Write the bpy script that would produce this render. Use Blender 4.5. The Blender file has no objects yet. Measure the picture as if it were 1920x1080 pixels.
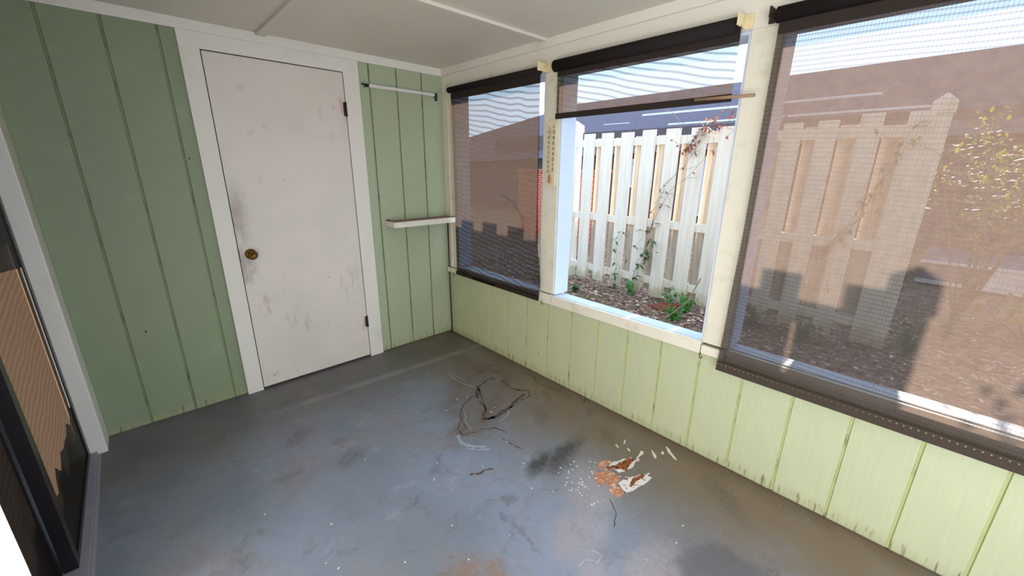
import bpy, bmesh, math, random
from mathutils import Vector, Matrix
C = bpy.context.scene.collection
SC = bpy.context.scene
random.seed(7)

# ------------------------------------------------------------------ camera
cx, cy, cz, yaw, pitch, roll, fpx = -1.9399, -2.8729, 1.4408, 0.7552, -0.2924, 0.0101, 753.39
F = Vector((math.sin(yaw)*math.cos(pitch), math.cos(yaw)*math.cos(pitch), math.sin(pitch)))
R0 = Vector((math.cos(yaw), -math.sin(yaw), 0)); U0 = R0.cross(F)
Rv = R0*math.cos(roll) + U0*math.sin(roll); Uv = -R0*math.sin(roll) + U0*math.cos(roll)
cd = bpy.data.cameras.new('camera'); cam = bpy.data.objects.new('camera', cd); C.objects.link(cam)
m = Matrix.Identity(4)
for i in range(3):
    m[i][0] = Rv[i]; m[i][1] = Uv[i]; m[i][2] = -F[i]
m[0][3], m[1][3], m[2][3] = cx, cy, cz
cam.matrix_world = m
cd.sensor_width = 36; cd.lens = 36*fpx/1920; cd.clip_start = 0.02; cd.clip_end = 300
SC.camera = cam

# ------------------------------------------------------------------ sky, sun, exposure
SUN_DIR = Vector((-1, -0.06, -0.33))
SUN_E = 20.0
SKY = 2.1
w = bpy.data.worlds.new('sky'); SC.world = w; w.use_nodes = True
nt = w.node_tree; nt.nodes.clear()
wo = nt.nodes.new('ShaderNodeOutputWorld'); bg = nt.nodes.new('ShaderNodeBackground')
tc = nt.nodes.new('ShaderNodeTexCoord'); sx = nt.nodes.new('ShaderNodeSeparateXYZ'); cr = nt.nodes.new('ShaderNodeValToRGB')
nt.links.new(tc.outputs['Generated'], sx.inputs[0]); nt.links.new(sx.outputs['Z'], cr.inputs[0])
cr.color_ramp.elements[0].position = 0.0; cr.color_ramp.elements[0].color = (0.62, 0.81, 1, 1)
cr.color_ramp.elements[1].position = 0.8; cr.color_ramp.elements[1].color = (0.52, 0.74, 1, 1)
nt.links.new(cr.outputs[0], bg.inputs[0])
# the sky is much brighter on the sun's side
mr = nt.nodes.new('ShaderNodeMapRange'); mr.interpolation_type = 'SMOOTHSTEP'; nt.links.new(sx.outputs['X'], mr.inputs[0])
mr.inputs[1].default_value = 0.0; mr.inputs[2].default_value = 0.8; mr.inputs[3].default_value = SKY; mr.inputs[4].default_value = SKY*2.3
nt.links.new(mr.outputs[0], bg.inputs[1])
nt.links.new(bg.outputs[0], wo.inputs[0])
ld = bpy.data.lights.new('sun', 'SUN'); ld.energy = SUN_E; ld.angle = math.radians(0.5); ld.color = (1, 0.93, 0.82)
sun = bpy.data.objects.new('sun', ld); C.objects.link(sun); sun.location = (12, 1, 6)
sun.rotation_euler = SUN_DIR.to_track_quat('-Z', 'Y').to_euler()
# added fill lamp at the unseen porch end, behind the camera
la = bpy.data.lights.new('porch_end_fill_lamp', 'AREA'); la.shape = 'RECTANGLE'; la.size = 2.1; la.size_y = 1.9
la.energy = 17; la.color = (1.0, 0.97, 0.93)
lo = bpy.data.objects.new('porch_end_fill_lamp', la); C.objects.link(lo); lo.location = (-1.2, -4.55, 1.05)
lo.rotation_euler = Vector((0.1, 1, 0)).to_track_quat('-Z', 'Z').to_euler()
# added fill lamp at a supposed opening on the unseen left side
lb = bpy.data.lights.new('side_fill_lamp', 'AREA'); lb.shape = 'RECTANGLE'; lb.size = 1.5; lb.size_y = 1.8
lb.energy = 52; lb.color = (1.0, 0.97, 0.92)
l2 = bpy.data.objects.new('side_fill_lamp', lb); C.objects.link(l2); l2.location = (-2.50, -3.60, 1.0)
l2.rotation_euler = Vector((1, 0.03, -0.06)).to_track_quat('-Z', 'Z').to_euler()
SC.view_settings.view_transform = 'Standard'; SC.view_settings.look = 'None'
SC.view_settings.gamma = 1; SC.view_settings.exposure = -0.05; SC.view_settings.use_curve_mapping = False

# ------------------------------------------------------------------ material helpers
def lin(r, g, b):
    f = lambda c: (c/255/12.92) if c <= 10 else ((c/255+0.055)/1.055)**2.4
    return (f(r), f(g), f(b), 1)
class NT:
    def __init__(s, name):
        s.m = bpy.data.materials.new(name); s.m.use_nodes = True; s.t = s.m.node_tree
        s.b = s.t.nodes['Principled BSDF']; s.out = s.t.nodes['Material Output']
        g = s.n('ShaderNodeNewGeometry'); s.pos = g.outputs['Position']
    def n(s, k, **kw):
        x = s.t.nodes.new(k)
        for a, v in kw.items(): setattr(x, a, v)
        return x
    def l(s, a, b): s.t.links.new(a, b)
    def noise(s, scale, detail=4, rough=0.55, vec=None, stretch=None, dist=0):
        n = s.n('ShaderNodeTexNoise'); n.inputs['Scale'].default_value = scale; n.inputs['Detail'].default_value = detail
        n.inputs['Roughness'].default_value = rough; n.inputs['Distortion'].default_value = dist
        v = vec or s.pos
        if stretch:
            mp = s.n('ShaderNodeMapping'); mp.inputs['Scale'].default_value = stretch; s.l(v, mp.inputs[0]); v = mp.outputs[0]
        s.l(v, n.inputs['Vector']); return n.outputs['Fac']
    def math(s, op, a, b=None, c=None, clamp=False):
        n = s.n('ShaderNodeMath', operation=op); n.use_clamp = clamp
        for i, v in enumerate((a, b, c)):
            if v is None: continue
            if isinstance(v, (int, float)): n.inputs[i].default_value = v
            else: s.l(v, n.inputs[i])
        return n.outputs[0]
    def rng(s, v, a, b, c=0, d=1):
        n = s.n('ShaderNodeMapRange'); n.interpolation_type = 'SMOOTHSTEP'
        s.l(v, n.inputs[0])
        for i, q in enumerate((a, b, c, d)): n.inputs[i+1].default_value = q
        return n.outputs[0]
    def mix(s, f, a, b):
        n = s.n('ShaderNodeMix', data_type='RGBA')
        if isinstance(f, (int, float)): n.inputs[0].default_value = f
        else: s.l(f, n.inputs[0])
        for i, v in ((6, a), (7, b)):
            if isinstance(v, tuple): n.inputs[i].default_value = v
            else: s.l(v, n.inputs[i])
        return n.outputs[2]
    def warp(s, scale, amt):
        n = s.n('ShaderNodeTexNoise'); n.inputs['Scale'].default_value = scale; n.inputs['Detail'].default_value = 4
        s.l(s.pos, n.inputs['Vector'])
        a = s.n('ShaderNodeVectorMath', operation='SUBTRACT'); s.l(n.outputs['Color'], a.inputs[0]); a.inputs[1].default_value = (.5, .5, .5)
        b = s.n('ShaderNodeVectorMath', operation='SCALE'); s.l(a.outputs[0], b.inputs[0]); b.inputs['Scale'].default_value = amt
        c = s.n('ShaderNodeVectorMath', operation='ADD'); s.l(b.outputs[0], c.inputs[0]); s.l(s.pos, c.inputs[1])
        return c.outputs[0]
    def blob(s, vec, loc, rad, rot=0, soft=0.5, axis='Z', ring=None):
        """smooth ellipse in the plane of a surface; ring=(inner) gives an outline"""
        mp = s.n('ShaderNodeMapping', vector_type='TEXTURE'); s.l(vec, mp.inputs[0])
        mp.inputs['Location'].default_value = loc; mp.inputs['Scale'].default_value = rad
        r = [0, 0, 0]; r['XYZ'.index(axis)] = rot; mp.inputs['Rotation'].default_value = r
        ln = s.n('ShaderNodeVectorMath', operation='LENGTH'); s.l(mp.outputs[0], ln.inputs[0])
        v = ln.outputs['Value']
        if ring:
            d = s.math('ABSOLUTE', s.math('SUBTRACT', v, 1.0)); return s.rng(d, ring, ring*0.2)
        return s.rng(v, 1+soft, 1-soft)
    def mx(s, lst):
        o = lst[0]
        for q in lst[1:]: o = s.math('MAXIMUM', o, q)
        return o
    def fin(s, col, rough=0.5, bump=None, bs=0.1, bd=0.01, spec=None, metal=0):
        if isinstance(col, tuple): s.b.inputs['Base Color'].default_value = col
        else: s.l(col, s.b.inputs['Base Color'])
        if isinstance(rough, (int, float)): s.b.inputs['Roughness'].default_value = rough
        else: s.l(rough, s.b.inputs['Roughness'])
        s.b.inputs['Metallic'].default_value = metal
        if spec is not None: s.b.inputs['Specular IOR Level'].default_value = spec
        if bump is not None:
            b = s.n('ShaderNodeBump'); b.inputs['Strength'].default_value = bs; b.inputs['Distance'].default_value = bd
            s.l(bump, b.inputs['Height']); s.l(b.outputs[0], s.b.inputs['Normal'])
        return s.m

def simple(name, col, rough=0.6, var=0.12, scale=20, metal=0, spec=None, stretch=None):
    s = NT(name); n = s.noise(scale, stretch=stretch)
    dk = tuple(c*(1-var*2) for c in col[:3])+(1,); lt = tuple(min(1, c*(1+var)) for c in col[:3])+(1,)
    return s.fin(s.mix(n, dk, lt), rough, n, 0.15, 0.004, spec, metal)

def green_paint(name, axis, ca, cb):
    s = NT(name)
    st = (1, 1, 0.12)
    base = s.mix(s.noise(3, 3), lin(*ca), lin(*[q+10 for q in ca]))
    if cb:   # the panel right of the door is tinted paler
        sq = s.n('ShaderNodeSeparateXYZ'); s.l(s.pos, sq.inputs[0]); base = s.mix(s.rng(sq.outputs['X'], -1.2, -1.0), base, s.mix(s.noise(3, 3), lin(*cb), lin(*[q+12 for q in cb])))
    grain = s.noise(90, 5, 0.6, stretch=(1, 1, 0.05))
    col = s.mix(s.rng(grain, 0.35, 0.75, 0, 0.16), base, lin(*[int(q*.86) for q in (cb or ca)]))
    col = s.mix(s.rng(s.noise(5, 6, 0.7), 0.55, 0.8, 0, 0.3), col, lin(*[min(255, int(q*1.07)) for q in (cb or ca)]))
    sep = s.n('ShaderNodeSeparateXYZ'); s.l(s.pos, sep.inputs[0]); z = sep.outputs['Z']
    # weathered foot of the boards: bare pale wood and short dark streaks
    streak = s.noise(55, 4, 0.7, stretch=(1, 1, 0.06))
    low = s.rng(s.math('ADD', z, s.math('MULTIPLY', streak, -0.12)), 0.01, -0.05)
    col = s.mix(s.math('MULTIPLY', low, 0.5), col, lin(164, 158, 122))
    lw2 = s.math('MULTIPLY', s.rng(s.math('ADD', z, s.math('MULTIPLY', streak, -0.14)), -0.02, -0.05), s.rng(streak, .54, .62))
    col = s.mix(s.math('MULTIPLY', lw2, .6), col, lin(62, 46, 28))
    col = s.mix(s.rng(z, 0.012, 0.0, 0, 0.8), col, lin(70, 52, 34))
    # specks and nail marks
    vo = s.n('ShaderNodeTexVoronoi'); vo.inputs['Scale'].default_value = 9
    mp = s.n('ShaderNodeMapping'); mp.inputs['Scale'].default_value = (1, 1, 0.6); s.l(s.pos, mp.inputs[0]); s.l(mp.outputs[0], vo.inputs['Vector'])
    sp = s.math('MULTIPLY', s.rng(vo.outputs['Distance'], 0.055, 0.03), s.rng(s.noise(4.3, 2), 0.55, 0.6))
    col = s.mix(sp, col, lin(52, 48, 30))
    return s.fin(col, 0.5, grain, 0.25, 0.003, 0.35)
def groove_paint(name, c):
    s = NT(name); n = s.noise(14, 4, .7, stretch=(1, 1, .5))
    return s.fin(s.mix(s.rng(n, .50, .76), lin(*c), lin(96, 92, 64)), 0.7)

def white_paint(name='white_paint', col=(222, 214, 200), dirt=0.35, sc=6):
    s = NT(name)
    n = s.noise(sc, 6, 0.65)
    c = s.mix(s.rng(n, 0.5, 0.78, 0, dirt), lin(*col), lin(int(col[0]*.78), int(col[1]*.74), int(col[2]*.64)))
    sp = s.rng(s.noise(42, 3, .6), 0.735, 0.77, 0, .6); c = s.mix(sp, c, lin(120, 100, 78))
    return s.fin(c, 0.45, s.noise(60, 4, stretch=(1, 1, .15)), 0.12, 0.002, 0.4)

def door_paint():
    s = NT('door_paint')
    base = s.mix(s.rng(s.noise(2.2, 4), .4, .7), lin(217, 205, 194), lin(209, 198, 187))
    v = s.warp(14, 0.09)
    smear = s.noise(26, 5, .7, stretch=(1, 1, .35))
    d = s.mx([s.blob(v, (-1.497, 0, .86), (.055, 1, .10), 0, .6), s.blob(v, (-1.49, 0, 1.13), (.05, 1, .17), 0, .7),
              s.blob(v, (-1.475, 0, .79), (.03, 1, .05), 0, .6)])
    col = s.mix(s.math('MULTIPLY', d, s.rng(smear, .3, .62, .08, .5)), base, lin(120, 92, 70))
    e = s.mx([s.blob(v, (-1.42, 0, .55), (.05, 1, .10), 0, .6), s.blob(v, (-1.2, 0, .42), (.16, 1, .07), .5, .6, 'Y'),
              s.blob(v, (-1.36, 0, .08), (.10, 1, .03), 0, .5), s.blob(v, (-.88, 0, .62), (.07, 1, .12), 0, .6)])
    col = s.mix(s.math('MULTIPLY', e, s.rng(smear, .5, .66, 0, .4)), col, lin(150, 128, 108))
    # fingerprints / faint cloudy spots
    g = s.mx([s.blob(v, q, (.016, 1, .02), 0, .5) for q in ((-1.36, 0, 1.86), (-1.34, 0, 1.62), (-1.27, 0, 1.66), (-1.33, 0, 1.35), (-.94, 0, 1.77), (-.95, 0, 1.72), (-.86, 0, 1.8), (-.88, 0, 1.62))])
    col = s.mix(s.math('MULTIPLY', g, .18), col, lin(160, 152, 138))
    r = s.mx([s.blob(v, (-.79, 0, 1.79), (.022, 1, .05), 0, .7), s.blob(v, (-.785, 0, .29), (.02, 1, .045), 0, .7)])
    col = s.mix(s.math('MULTIPLY', r, .6), col, lin(176, 132, 96))
    sp = s.rng(s.noise(30, 2, .5), .76, .79); col = s.mix(s.math('MULTIPLY', sp, .5), col, lin(120, 105, 90))
    return s.fin(col, 0.38, s.noise(25, 4), 0.05, 0.002, 0.45)

def floor_paint():
    s = NT('floor_paint'); Z = 50
    v = s.warp(5, 0.16); v2 = s.warp(16, 0.10)
    base = s.mix(s.rng(s.noise(1.3, 4), .35, .68), lin(118, 126, 138), lin(142, 153, 176))
    base = s.mix(s.rng(s.noise(2.6, 8, .7), .42, .66, 0, .7), base, lin(126, 120, 120))
    base = s.mix(s.rng(s.noise(6.5, 8, .75, dist=.6), .53, .7, 0, .5), base, lin(98, 90, 86))
    base = s.mix(s.rng(s.noise(4.4, 7, .7, dist=.4), .55, .72, 0, .5), base, lin(158, 166, 182))
    base = s.mix(s.rng(s.noise(11, 6, .7), .52, .75, 0, .4), base, lin(106, 102, 104))
    # browner towards the window wall, darker towards the back wall
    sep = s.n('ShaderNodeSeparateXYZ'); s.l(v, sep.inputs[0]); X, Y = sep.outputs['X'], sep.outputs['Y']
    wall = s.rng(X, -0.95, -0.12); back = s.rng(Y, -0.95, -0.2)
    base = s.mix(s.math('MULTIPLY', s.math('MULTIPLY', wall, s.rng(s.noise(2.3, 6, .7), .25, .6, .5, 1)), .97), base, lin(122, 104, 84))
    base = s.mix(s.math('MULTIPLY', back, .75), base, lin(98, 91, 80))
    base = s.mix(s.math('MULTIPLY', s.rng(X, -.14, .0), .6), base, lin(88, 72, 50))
    # scrubbed lighter joint line in front of the door
    sp2 = s.n('ShaderNodeSeparateXYZ'); s.l(s.pos, sp2.inputs[0])
    jl = s.math('ABSOLUTE', s.math('SUBTRACT', s.math('ADD', sp2.outputs['Y'], s.math('MULTIPLY', sp2.outputs['X'], .05)), -.43))
    ln = s.math('MULTIPLY', s.rng(jl, .05, .005), s.rng(s.noise(5, 3), .3, .6, .15, .6))
    base = s.mix(s.math('MULTIPLY', ln, s.rng(sp2.outputs['X'], -1.7, -1.2)), base, lin(150, 146, 140))
    # dark grime patch and greyer worn patches
    dk = s.mx([s.blob(v2, (-.66, -1.74, 0), (.10, .045, Z), .3, .7), s.blob(v2, (-.53, -1.78, 0), (.15, .05, Z), .2, .7)])
    grit = s.noise(60, 6, .75)
    base = s.mix(s.math('MULTIPLY', dk, s.rng(grit, .25, .6, .5, .95)), base, lin(54, 47, 43))
    worn = s.mx([s.blob(v2, (-.84, -2.12, 0), (.15, .10, Z), .3, .5), s.blob(v2, (-.93, -2.25, 0), (.13, .07, Z), .9, .6),
                 s.blob(v2, (-.62, -2.02, 0), (.17, .10, Z), .6, .6), s.blob(v2, (-.76, -2.40, 0), (.12, .08, Z), 0, .6)])
    base = s.mix(s.math('MULTIPLY', worn, s.rng(grit, .32, .62, .25, .85)), base, lin(160, 148, 150))
    spots = s.mx([s.blob(v2, q, r + (Z,), a, .5) for q, r, a in (
        ((-.93, -1.80, 0), (.03, .022), .3), ((-1.02, -1.86, 0), (.025, .016), .8), ((-1.02, -1.98, 0), (.10, .014), 1.4), ((-1.25, -1.52, 0), (.05, .012), .5),
        ((-.25, -.60, 0), (.05, .02), .9), ((-.30, -.72, 0), (.035, .018), .4), ((-1.1, -.42, 0), (.05, .02), .2), ((-1.33, -.32, 0), (.05, .015), .2), ((-.16, -1.33, 0), (.07, .02), .9),
        ((-.50, -1.20, 0), (.03, .02), .2), ((-.20, -2.45, 0), (.14, .05), .9), ((-.35, -1.45, 0), (.10, .04), .8), ((-.5, -2.75, 0), (.1, .04), .4), ((-.22, -1.0, 0), (.09, .04), .9), ((-1.5, -.7, 0), (.09, .05), .5), ((-1.35, -1.05, 0), (.08, .05), .5), ((-.22, -1.85, 0), (.07, .03), .9), ((-.12, -1.65, 0), (.04, .02), .4))])
    base = s.mix(s.math('MULTIPLY', spots, s.rng(grit, .35, .65, .1, .6)), base, lin(84, 76, 72))
    rust = s.mx([s.blob(v2, (-1.32, -1.96, 0), (.12, .07, Z), .3, .6), s.blob(v2, (-1.22, -2.02, 0), (.06, .05, Z), .3, .6)])
    base = s.mix(s.math('MULTIPLY', rust, s.rng(grit, .4, .6, .2, .8)), base, lin(138, 104, 74))
    dk2 = s.blob(v2, (-.62, -2.62, 0), (.17, .16, Z), .2, .25); base = s.mix(s.math('MULTIPLY', dk2, .6), base, lin(84, 80, 82))
    # peeled skins of paint: greyer inside, browner edge
    am = s.mx([s.blob(v, (-.42, -.95, 0), (.36, .20, Z), .5, .6), s.blob(v, (-.68, -1.22, 0), (.22, .12, Z), .75, .6)])
    base = s.mix(s.math('MULTIPLY', am, s.rng(s.noise(9, 6, .7), .35, .6, .3, .8)), base, lin(102, 82, 64))
    pe = s.mx([s.blob(v2, (-.45, -.98, 0), (.24, .12, Z), .5, .12), s.blob(v2, (-.66, -1.24, 0), (.17, .09, Z), .75, .12)])
    base = s.mix(s.math('MULTIPLY', pe, .7), base, lin(116, 113, 110))
    sm = s.blob(v2, (-.60, -1.22, 0), (.09, .035, Z), .75, .6); base = s.mix(s.math('MULTIPLY', sm, .7), base, lin(104, 80, 64))
    fl = s.math('MULTIPLY', s.rng(s.noise(38, 2, .4), .79, .80), s.rng(s.noise(2.1, 2), .42, .5)); base = s.mix(fl, base, lin(196, 198, 204))
    hgt = s.math('ADD', s.noise(7, 5), s.math('MULTIPLY', pe, .5))
    rough = s.rng(s.noise(4, 4), .3, .7, .34, .60)
    return s.fin(base, rough, hgt, 0.22, 0.006, 0.5)

def mulch_mat():
    s = NT('mulch'); n = s.noise(22, 8, .75); c = s.mix(s.rng(n, .35, .65), lin(92, 66, 54), lin(190, 158, 140))
    c = s.mix(s.rng(s.noise(1.7, 4), .5, .62, 0, .55), c, lin(108, 104, 62))
    return s.fin(c, 0.9, n, 0.8, 0.03, .1)

def mesh_fabric(name, dk, lam, lamw, warp_amt, amp, seed=0.0, openness=0.24, edge=0.0, tilt=0.0):
    """woven sun-screen cloth: mostly see-through weave with moire bands painted into its openness"""
    s = NT(name)
    tr = s.n('ShaderNodeBsdfTransparent'); df = s.n('ShaderNodeBsdfDiffuse'); tl = s.n('ShaderNodeBsdfTranslucent')
    sep = s.n('ShaderNodeSeparateXYZ'); s.l(s.pos, sep.inputs[0])
    col = s.mix(s.noise(35, 3, stretch=(1, 1, 1)), tuple(q*dk for q in lin(80, 67, 59)[:3])+(1,), tuple(q*dk for q in lin(98, 83, 74)[:3])+(1,))
    s.l(col, df.inputs[0]); s.l(col, tl.inputs[0])
    n = s.n('ShaderNodeTexNoise'); n.noise_dimensions = '3D'; n.inputs['Scale'].default_value = lamw; n.inputs['Detail'].default_value = 1.0
    mp = s.n('ShaderNodeMapping'); mp.inputs['Location'].default_value = (seed, seed, seed); mp.inputs['Scale'].default_value = (1, 1, .45)
    s.l(s.pos, mp.inputs[0]); s.l(mp.outputs[0], n.inputs['Vector'])
    ph = s.math('ADD', s.math('MULTIPLY', s.math('ADD', sep.outputs['Z'], s.math('MULTIPLY', sep.outputs['Y'], tilt)), 2*math.pi/lam), s.math('MULTIPLY', n.outputs['Fac'], warp_amt))
    rip = s.rng(s.math('SINE', ph), 0.05, 1.0)
    thr = s.rng(s.math('SINE', s.math('MULTIPLY', sep.outputs['Y'], 2*math.pi/0.0095)), 0.2, 1.0)
    op = s.math('MULTIPLY', s.math('SUBTRACT', 1.0, s.math('MULTIPLY', rip, amp)), s.math('SUBTRACT', 1.0, s.math('MULTIPLY', thr, 0.22)))
    g2 = s.n('ShaderNodeNewGeometry'); dt = s.n('ShaderNodeVectorMath', operation='DOT_PRODUCT')
    s.l(g2.outputs['Incoming'], dt.inputs[0]); s.l(g2.outputs['True Normal'], dt.inputs[1])
    # threads have thickness: a woven cloth closes up at a slant
    sl = s.math('POWER', s.math('ABSOLUTE', dt.outputs['Value']), 0.55)
    op = s.math('MULTIPLY', op, s.math('MULTIPLY', sl, openness*1.5))
    a = s.n('ShaderNodeMixShader'); a.inputs[0].default_value = 0.65; s.l(df.outputs[0], a.inputs[1]); s.l(tl.outputs[0], a.inputs[2])
    b = s.n('ShaderNodeMixShader'); s.l(op, b.inputs[0]); s.l(a.outputs[0], b.inputs[1]); s.l(tr.outputs[0], b.inputs[2])
    s.l(b.outputs[0], s.out.inputs['Surface'])
    return s.m

def brick_mat():
    s = NT('red_brick'); b = s.n('ShaderNodeTexBrick'); b.inputs['Scale'].default_value = 5
    mp = s.n('ShaderNodeMapping'); mp.inputs['Rotation'].default_value = (math.radians(90), 0, math.radians(90))
    s.l(s.pos, mp.inputs[0]); 
    cmb = s.n('ShaderNodeCombineXYZ'); sp = s.n('ShaderNodeSeparateXYZ'); s.l(s.pos, sp.inputs[0])
    s.l(sp.outputs['Y'], cmb.inputs[0]); s.l(sp.outputs['Z'], cmb.inputs[1]); s.l(cmb.outputs[0], b.inputs['Vector'])
    b.inputs['Color1'].default_value = lin(214, 84, 62); b.inputs['Color2'].default_value = lin(196, 66, 50); b.inputs['Mortar'].default_value = lin(210, 160, 146)
    b.inputs['Mortar Size'].default_value = .03
    return s.fin(b.outputs['Color'], .85)

M = {}
M['green'] = green_paint('sage_siding_paint', 'X', (130, 140, 108), (160, 167, 137)); M['lime'] = green_paint('lime_siding_paint', 'Y', (178, 181, 145), None)
M['groove'] = groove_paint('sage_groove', (128, 138, 100)); M['groovel'] = groove_paint('lime_groove', (178, 182, 128))
M['white'] = white_paint(); M['casing'] = white_paint('casing_paint', (222, 215, 204), .2, 4)
M['post'] = white_paint('post_paint', (222, 214, 196), .5, 9)
M['ceil'] = white_paint('ceiling_paint', (214, 205, 190), .10, 2)
M['sill'] = simple('sill_paint', lin(206, 214, 232), .5, .05, 12)  # white paint with the blue of the sky put into its colour
M['door'] = door_paint(); M['floor'] = floor_paint()
M['brass'] = simple('aged_brass', lin(112, 84, 36), .30, .3, 60, metal=1)
M['dark_metal'] = simple('dark_rusted_metal', lin(58, 38, 30), .6, .3, 80, metal=.3)
M['black'] = simple('black_plastic', lin(24, 22, 22), .4, .1, 30)
M['cream'] = simple('cream_plastic', lin(226, 208, 164), .45, .06, 40)
M['alu'] = simple('painted_aluminium', lin(214, 208, 202), .35, .04, 30)
M['tube'] = simple('dark_blind_cloth', lin(40, 33, 31), .85, .15, 120, spec=.1)
M['hem'] = simple('dark_hem_cloth', lin(52, 43, 38), .85, .15, 140, spec=.1)
M['fence'] = None
s = NT('fence_white_wood'); g = s.noise(40, 6, .65, stretch=(1, 1, .04)); sp = s.n('ShaderNodeSeparateXYZ'); s.l(s.pos, sp.inputs[0])
c = s.mix(s.rng(g, .35, .75, 0, .5), lin(244, 233, 220), lin(206, 186, 162))
mold = s.math('MULTIPLY', s.rng(s.math('ADD', sp.outputs['Z'], s.math('MULTIPLY', s.noise(9, 5), -.4)), .02, -.17), .6)
c = s.mix(mold, c, lin(168, 158, 104)); M['fence'] = s.fin(c, .75, g, .3, .004, .2)
s = NT('fence_back_shaded_wood'); g = s.noise(40, 6, .65, stretch=(1, 1, .04)); M['fenceb'] = s.fin(s.mix(s.rng(g, .35, .7), lin(206, 192, 176), lin(168, 152, 140)), .85, g, .3, .004, .1)  # far pickets darkened: shade between the boards put into the colour
M['mulch'] = mulch_mat(); M['brick'] = brick_mat()
M['bronze'] = simple('bronze_door_frame', lin(34, 26, 28), .35, .1, 30, metal=.3)
s = NT('door_screen_cloth'); n = s.noise(4, 3)
M['slabw0'] = simple('pale_edge', lin(240, 226, 206), .5, .05, 5)
M['screen'] = s.fin(s.mix(n, lin(28, 22, 19), lin(36, 28, 24)), .5, s.noise(400, 1), .05, .001, .12)
M['tan'] = NT('tan_sun_patch').fin(lin(104, 84, 68), .8, spec=.1)
M['track'] = simple('track_metal', lin(150, 148, 156), .45, .1, 25)
M['roof'] = simple('dark_shingle', lin(122, 112, 124), .9, .12, 8, spec=.1)  # base colour lifted to stand for haze over the roof
M['wallh'] = simple('dark_house_wall', lin(112, 100, 104), .9, .1, 4, spec=.1)
M['gutter'] = simple('white_gutter', lin(240, 240, 244), .4, .03, 5)
M['leafdry'] = simple('dry_leaf', lin(172, 112, 96), .8, .25, 30)
M['bark'] = simple('dry_stem', lin(150, 124, 100), .85, .2, 40)
M['rodm'] = simple('dark_wood_strip', lin(58, 46, 34), .7, .3, 30)
M['stick'] = simple('brown_stick', lin(150, 120, 92), .7, .15, 40)
def leaf_mat(name, col):
    s = NT(name); n = s.noise(30, 3); c = s.mix(n, tuple(x*.7 for x in col[:3])+(1,), col)
    s.b.inputs['Roughness'].default_value = .5; s.l(c, s.b.inputs['Base Color'])
    t = s.n('ShaderNodeBsdfTranslucent'); s.l(c, t.inputs[0]); mx = s.n('ShaderNodeMixShader'); mx.inputs[0].default_value = .35
    s.l(s.b.outputs[0], mx.inputs[1]); s.l(t.outputs[0], mx.inputs[2]); s.l(mx.outputs[0], s.out.inputs[0]); return s.m
M['leaf'] = leaf_mat('green_leaf', lin(92, 124, 62)); M['leafy'] = leaf_mat('yellow_green_leaf', lin(186, 176, 50)); M['leafb'] = leaf_mat('bright_leaf', lin(96, 168, 72))
M['leafr'] = leaf_mat('russet_leaf', lin(186, 104, 84))

# ------------------------------------------------------------------ geometry helpers
def box(bm, x0, x1, y0, y1, z0, z1, mi=0, bev=0):
    b = bmesh.new(); bmesh.ops.create_cube(b, size=1)
    for v in b.verts: v.co = Vector(((x0+x1)/2+v.co.x*(x1-x0), (y0+y1)/2+v.co.y*(y1-y0), (z0+z1)/2+v.co.z*(z1-z0)))
    if bev: bmesh.ops.bevel(b, geom=b.edges[:], offset=bev, segments=2, affect='EDGES', profile=.6)
    for f in b.faces: f.material_index = mi
    append(bm, b)
def append(bm, b, mat=None):
    if mat is not None: bmesh.ops.transform(b, matrix=mat, verts=b.verts)
    me = bpy.data.meshes.new('t'); b.to_mesh(me); b.free(); bm.from_mesh(me); bpy.data.meshes.remove(me)
def tube(bm, pts, r, seg=8, cap=True, mi=0):
    pts = [Vector(p) for p in pts]; rs = r if isinstance(r, (list, tuple)) else [r]*len(pts)
    rings = []; up = Vector((0, 0, 1))
    for i, p in enumerate(pts):
        d = (pts[min(i+1, len(pts)-1)]-pts[max(i-1, 0)]).normalized()
        a = d.cross(up)
        if a.length < 1e-3: a = d.cross(Vector((0, 1, 0)))
        a.normalize(); b = d.cross(a)
        rings.append([bm.verts.new(p+(a*math.cos(t)+b*math.sin(t))*rs[i]) for t in [2*math.pi*k/seg for k in range(seg)]])
    for i in range(len(rings)-1):
        for k in range(seg):
            f = bm.faces.new((rings[i][k], rings[i][(k+1) % seg], rings[i+1][(k+1) % seg], rings[i+1][k])); f.smooth = True; f.material_index = mi
    if cap:
        bm.faces.new(rings[0]).material_index = mi; bm.faces.new(rings[-1][::-1]).material_index = mi
def obj(name, bm, mat, parent=None, smooth=False):
    bmesh.ops.recalc_face_normals(bm, faces=bm.faces)
    me = bpy.data.meshes.new(name)
    if parent is not None:
        wl = Vector(parent.get('_w', (0, 0, 0)))
        bmesh.ops.translate(bm, verts=bm.verts, vec=-wl)
    bm.to_mesh(me); bm.free()
    for q in (mat if isinstance(mat, list) else [mat]): me.materials.append(q)
    o = bpy.data.objects.new(name, me); C.objects.link(o)
    if parent is not None: o.parent = parent
    if parent is not None: o['_w'] = tuple(wl)
    if smooth:
        for p in me.polygons: p.use_smooth = True
    return o
def thing(name, label, cat, loc=(0, 0, 0), group=None):
    o = bpy.data.objects.new(name, None); C.objects.link(o); o.location = loc; o.empty_display_size = .1
    o['label'] = label; o['category'] = cat; o['_w'] = tuple(loc)
    if group: o['group'] = group
    return o
def tag(o, label, cat, group=None, kind=None):
    o['label'] = label; o['category'] = cat
    if group: o['group'] = group
    if kind: o['kind'] = kind
    return o
def struct(name, bm, mat, label, cat, parent=None):
    o = obj(name, bm, mat, parent)
    if parent is None: tag(o, label, cat, kind='structure')
    return o
def bxo(*a, **k):
    bm = bmesh.new(); box(bm, *a, **k); return bm

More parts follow.
